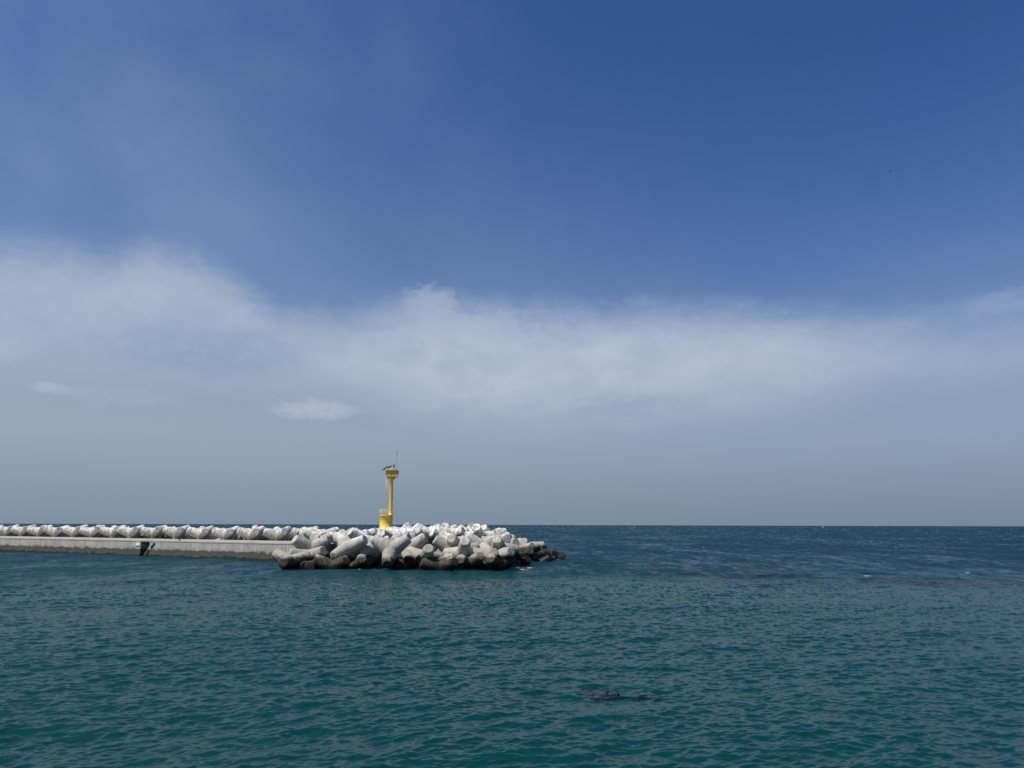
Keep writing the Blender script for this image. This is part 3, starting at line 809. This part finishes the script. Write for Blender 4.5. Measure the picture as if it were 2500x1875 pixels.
obj('whip_antenna', bm, M_DARKMETAL, bc)
pn = Vector((-0.45, -0.40, 0.80)).normalized()
pv = Vector((-pn.y, pn.x, 0)).normalized(); pv = pv if pv.x > 0 else -pv
pu = pn.cross(pv)
if pu.z < 0: pu = -pu
for k, (dx, dz) in enumerate(((-1.12, 10.62), (-0.46, 10.74))):
    bm = bmesh.new()
    Mp = Matrix.Translation((CX + dx, -0.25, dz)) @ Matrix((( pu.x, pv.x, pn.x, 0), (pu.y, pv.y, pn.y, 0), (pu.z, pv.z, pn.z, 0), (0, 0, 0, 1)))
    box(bm, -0.62, 0.62, -0.34, 0.34, -0.02, 0.02, Mp)
    p = obj('solar_panel', bm, M_PANEL, bc)
    bm = bmesh.new()
    for (a, b, c, d) in ((-.64, .64, -.36, -.34), (-.64, .64, .34, .36), (-.64, -.62, -.34, .34), (.62, .64, -.34, .34)):
        box(bm, a, b, c, d, -0.025, 0.027, Mp)
    obj('panel_frame', bm, M_ALU, p)
    bm = bmesh.new(); tube(bm, Mp @ Vector((-0.35, 0, -0.02)), GM @ Vector((-W, -0.3 + k * 0.2, 10.0)), 0.03, 8)
    obj('panel_strut', bm, M_BLACK, p)
# ladder with safety cage on the left of the column
lx = CX - 0.68
bm = bmesh.new()
for s in (-1, 1):
    tube(bm, (lx, 0.24 * s - 0.05, 2.665), (lx, 0.24 * s - 0.05, 9.12), 0.022, 8)
obj('ladder_rail', bm, M_PALE, bc)
for k in range(20):
    z = 2.9 + k * 0.31
    bm = bmesh.new(); tube(bm, (lx, -0.29, z), (lx, 0.19, z), 0.014, 6); obj('rung', bm, M_PALE, bc)
for z in (4.2, 5.6, 7.0, 8.4):
    bm = bmesh.new(); tube(bm, (lx, -0.05, z), (CX - 0.25, -0.05, z), 0.025, 6); obj('ladder_stay', bm, M_PALE, bc)
for k in range(4):
    bm = bmesh.new(); ring_tube(bm, (lx - 0.05, -0.05, 5.7 + k * 1.05), 0.38, 0.013, 16, math.pi * 0.5, math.pi * 1.5); obj('cage_hoop', bm, M_PALE, bc)
for a in (0.62, 0.86, 1.14, 1.38):
    bm = bmesh.new(); q = (lx - 0.05 + 0.38 * math.cos(a * math.pi), -0.05 + 0.38 * math.sin(a * math.pi)); tube(bm, (*q, 5.7), (*q, 9.1), 0.011, 6); obj('cage_bar', bm, M_PALE, bc)

# ------------------------------------------------------------------ birds
def bird(loc, rz, label, h=0.62):
    b = empty('cormorant', loc, rz); b.scale = (h / 0.62,) * 3
    tag(b, label, 'bird', 'birds resting on the blocks')
    bm = bmesh.new()
    pts = [((-0.20, 0, 0.06), 0.03), ((-0.10, 0, 0.16), 0.09), ((0.0, 0, 0.28), 0.115), ((0.05, 0, 0.38), 0.085), ((0.07, 0, 0.47), 0.045), ((0.06, 0, 0.54), 0.036), ((0.09, 0, 0.595), 0.045), ((0.14, 0, 0.605), 0.025), ((0.23, 0, 0.60), 0.010)]
    rings = []
    for i, (p, r) in enumerate(pts):
        a = Vector(pts[max(0, i - 1)][0]); c = Vector(pts[min(len(pts) - 1, i + 1)][0])
        Mx = Matrix.Translation(p) @ (c - a).to_track_quat('Z', 'Y').to_matrix().to_4x4()
        rings.append([bm.verts.new(Mx @ Vector((r * math.cos(t), r * math.sin(t), 0))) for t in [2 * math.pi * k / 12 for k in range(12)]])
    for a, c in zip(rings, rings[1:]):
        for k in range(12): bm.faces.new((a[k], a[(k+1) % 12], c[(k+1) % 12], c[k])).smooth = True
    bm.faces.new(rings[0][::-1]); bm.faces.new(rings[-1])
    obj('body', bm, M_BIRD, b)
    for s in (-1, 1):
        bm = bmesh.new(); tube(bm, (0.0, 0.05 * s, 0.2), (0.01, 0.06 * s, 0.0), 0.018, 8, 0.012); box(bm, -0.02, 0.09, 0.06 * s - 0.03, 0.06 * s + 0.03, -0.005, 0.008); obj('leg', bm, M_BIRD, b)
    for s in (-1, 1):
        bm = bmesh.new(); ellipsoid(bm, (-0.04, 0.10 * s, 0.25), 0.04, 0.025, 0.17, 12, 8, Matrix.Rotation(R(25), 4, 'Y')); obj('wing', bm, M_BIRD, b)
from mathutils.bvhtree import BVHTree
bpy.context.view_layer.update()
TREES = [BVHTree.FromPolygons([v.co for v in m.vertices], [p.vertices[:] for p in m.polygons]) for m in TM]
TETRAS = [o for o in COL.objects if o.get('category') == 'tetrapod']
def top_z(x, y):
    """height of the uppermost block surface over a spot"""
    best = -9.0
    for o in TETRAS:
        if (o.matrix_world.translation.xy - Vector((x, y))).length > 3.8: continue
        inv = o.matrix_world.inverted()
        a = inv @ Vector((x, y, 12.0)); b = inv @ Vector((x, y, -3.0))
        h = TREES[TM.index(o.data)].ray_cast(a, (b - a).normalized())[0]
        if h is not None: best = max(best, (o.matrix_world @ h).z)
    return best
for (ax, d0, d1, rz_, lb) in (
    (-0.4213, 155.0, 164.0, 150, 'dark cormorant perched on the deck row blocks, the left one of two'),
    (-0.4044, 154.0, 163.0, 40, 'dark cormorant perched on the deck row blocks, the right one of two'),
    (-0.2840, 101.0, 108.0, 30, 'black cormorant standing at the left of the heap before the pier wall')):
    cand = []
    for k in range(60):                     # the crest of the blocks along that line of spots
        y_ = d0 + (d1 - d0) * k / 59
        z_ = top_z(ax * y_, y_)
        cand.append(((z_ - H_CAM) / y_, ax * y_, y_, z_))
    _, x_, y_, z_ = max(cand)
    bird((x_, y_, z_ - 0.01), R(rz_), lb)

fl = empty('flying_bird', (44.19, 80.0, 46.7), R(25)); fl.scale = (0.6,) * 3
tag(fl, 'small dark bird flying alone high in the blue sky', 'bird')
bm = bmesh.new(); ellipsoid(bm, (0, 0, 0), 0.17, 0.055, 0.05); ellipsoid(bm, (0.17, 0, 0.015), 0.045, 0.035, 0.035); tube(bm, (-0.12, 0, 0), (-0.27, 0, 0.01), 0.04, 8, 0.05); obj('body', bm, M_BIRD, fl)
for s in (-1, 1):
    bm = bmesh.new()
    up = [(0.07, 0.03, 0.02), (0.09, 0.20, 0.09), (0.02, 0.42, 0.05), (-0.02, 0.41, 0.05), (-0.04, 0.20, 0.09), (-0.07, 0.03, 0.02)]
    tv = [bm.verts.new((x, y * s, z + 0.008)) for x, y, z in up]; bv_ = [bm.verts.new((x, y * s, z - 0.008)) for x, y, z in up]
    bm.faces.new(tv); bm.faces.new(bv_[::-1])
    for k in range(6): bm.faces.new((tv[k], bv_[k], bv_[(k+1) % 6], tv[(k+1) % 6]))
    obj('wing', bm, M_BIRD, fl)

# ------------------------------------------------------------------ far motor boat
bt = empty('motor_boat', (1079, 2600, 0), R(10))
tag(bt, 'tiny white boat far out on the horizon', 'boat')
bm = bmesh.new()
secs = [(-4.2, 1.3, 0.0, 1.3), (-1, 1.45, -0.1, 1.35), (2, 1.2, 0.0, 1.6), (4.6, 0.08, 0.5, 2.0)]
rg = [[bm.verts.new(p) for p in ((x, -w, zt), (x, -w * 0.8, (zb + zt) / 2 - 0.2), (x, 0, zb - 0.2), (x, w * 0.8, (zb + zt) / 2 - 0.2), (x, w, zt))] for x, w, zb, zt in secs]
for a, b in zip(rg, rg[1:]):
    for k in range(4): bm.faces.new((a[k], a[k+1], b[k+1], b[k]))
    bm.faces.new((a[4], a[0], b[0], b[4]))
bm.faces.new(rg[0]); bm.faces.new(rg[-1][::-1])
obj('hull', bm, M_HULL, bt)
bm = bmesh.new(); box(bm, -2.6, 0.8, -1.0, 1.0, 1.36, 3.3); o = obj('cabin', bm, M_HULL, bt)
bm = bmesh.new(); box(bm, -2.4, 0.83, -1.03, 1.03, 2.3, 2.95); obj('window', bm, M_GLASS, o)

# ------------------------------------------------------------------ rock awash with weed in the near water
def rock(cx, cy, rx_, ry_, rz_, zc, label, seed, name='awash_rock'):
    q = random.Random(seed)
    bm = bmesh.new()
    bmesh.ops.create_icosphere(bm, subdivisions=5, radius=1)
    from mathutils import noise as mn
    for v in bm.verts:
        d = v.co.normalized()
        k = 1 + 0.35 * mn.fractal(d * 1.7 + Vector((seed, 0, 0)), 0.8, 2.0, 5) + 0.10 * mn.noise(d * 7 + Vector((0, seed, 0)))
        v.co = Vector((d.x * rx_ * k, d.y * ry_ * k, d.z * rz_ * k))
    o = obj(name, bm, M_ROCK, None, True)
    o.location = (cx, cy, zc)
    tag(o, label, 'rock', 'rocks awash in the near water')
    return o
rock(3.15, 28.25, 0.62, 0.85, 0.14, -0.13, 'larger dark weedy rock awash in the near water', 3)
rock(4.62, 27.8, 0.40, 0.5, 0.12, -0.10, 'smaller dark weedy rock awash to the right of the larger one', 5)
rock(3.80, 28.15, 0.085, 0.08, 0.10, 0.01, 'little black rock tip poking out between the two weedy rocks', 8)
rock(3.50, 28.5, 0.05, 0.05, 0.07, 0.02, 'very small black rock tip beside the larger weedy rock', 9)
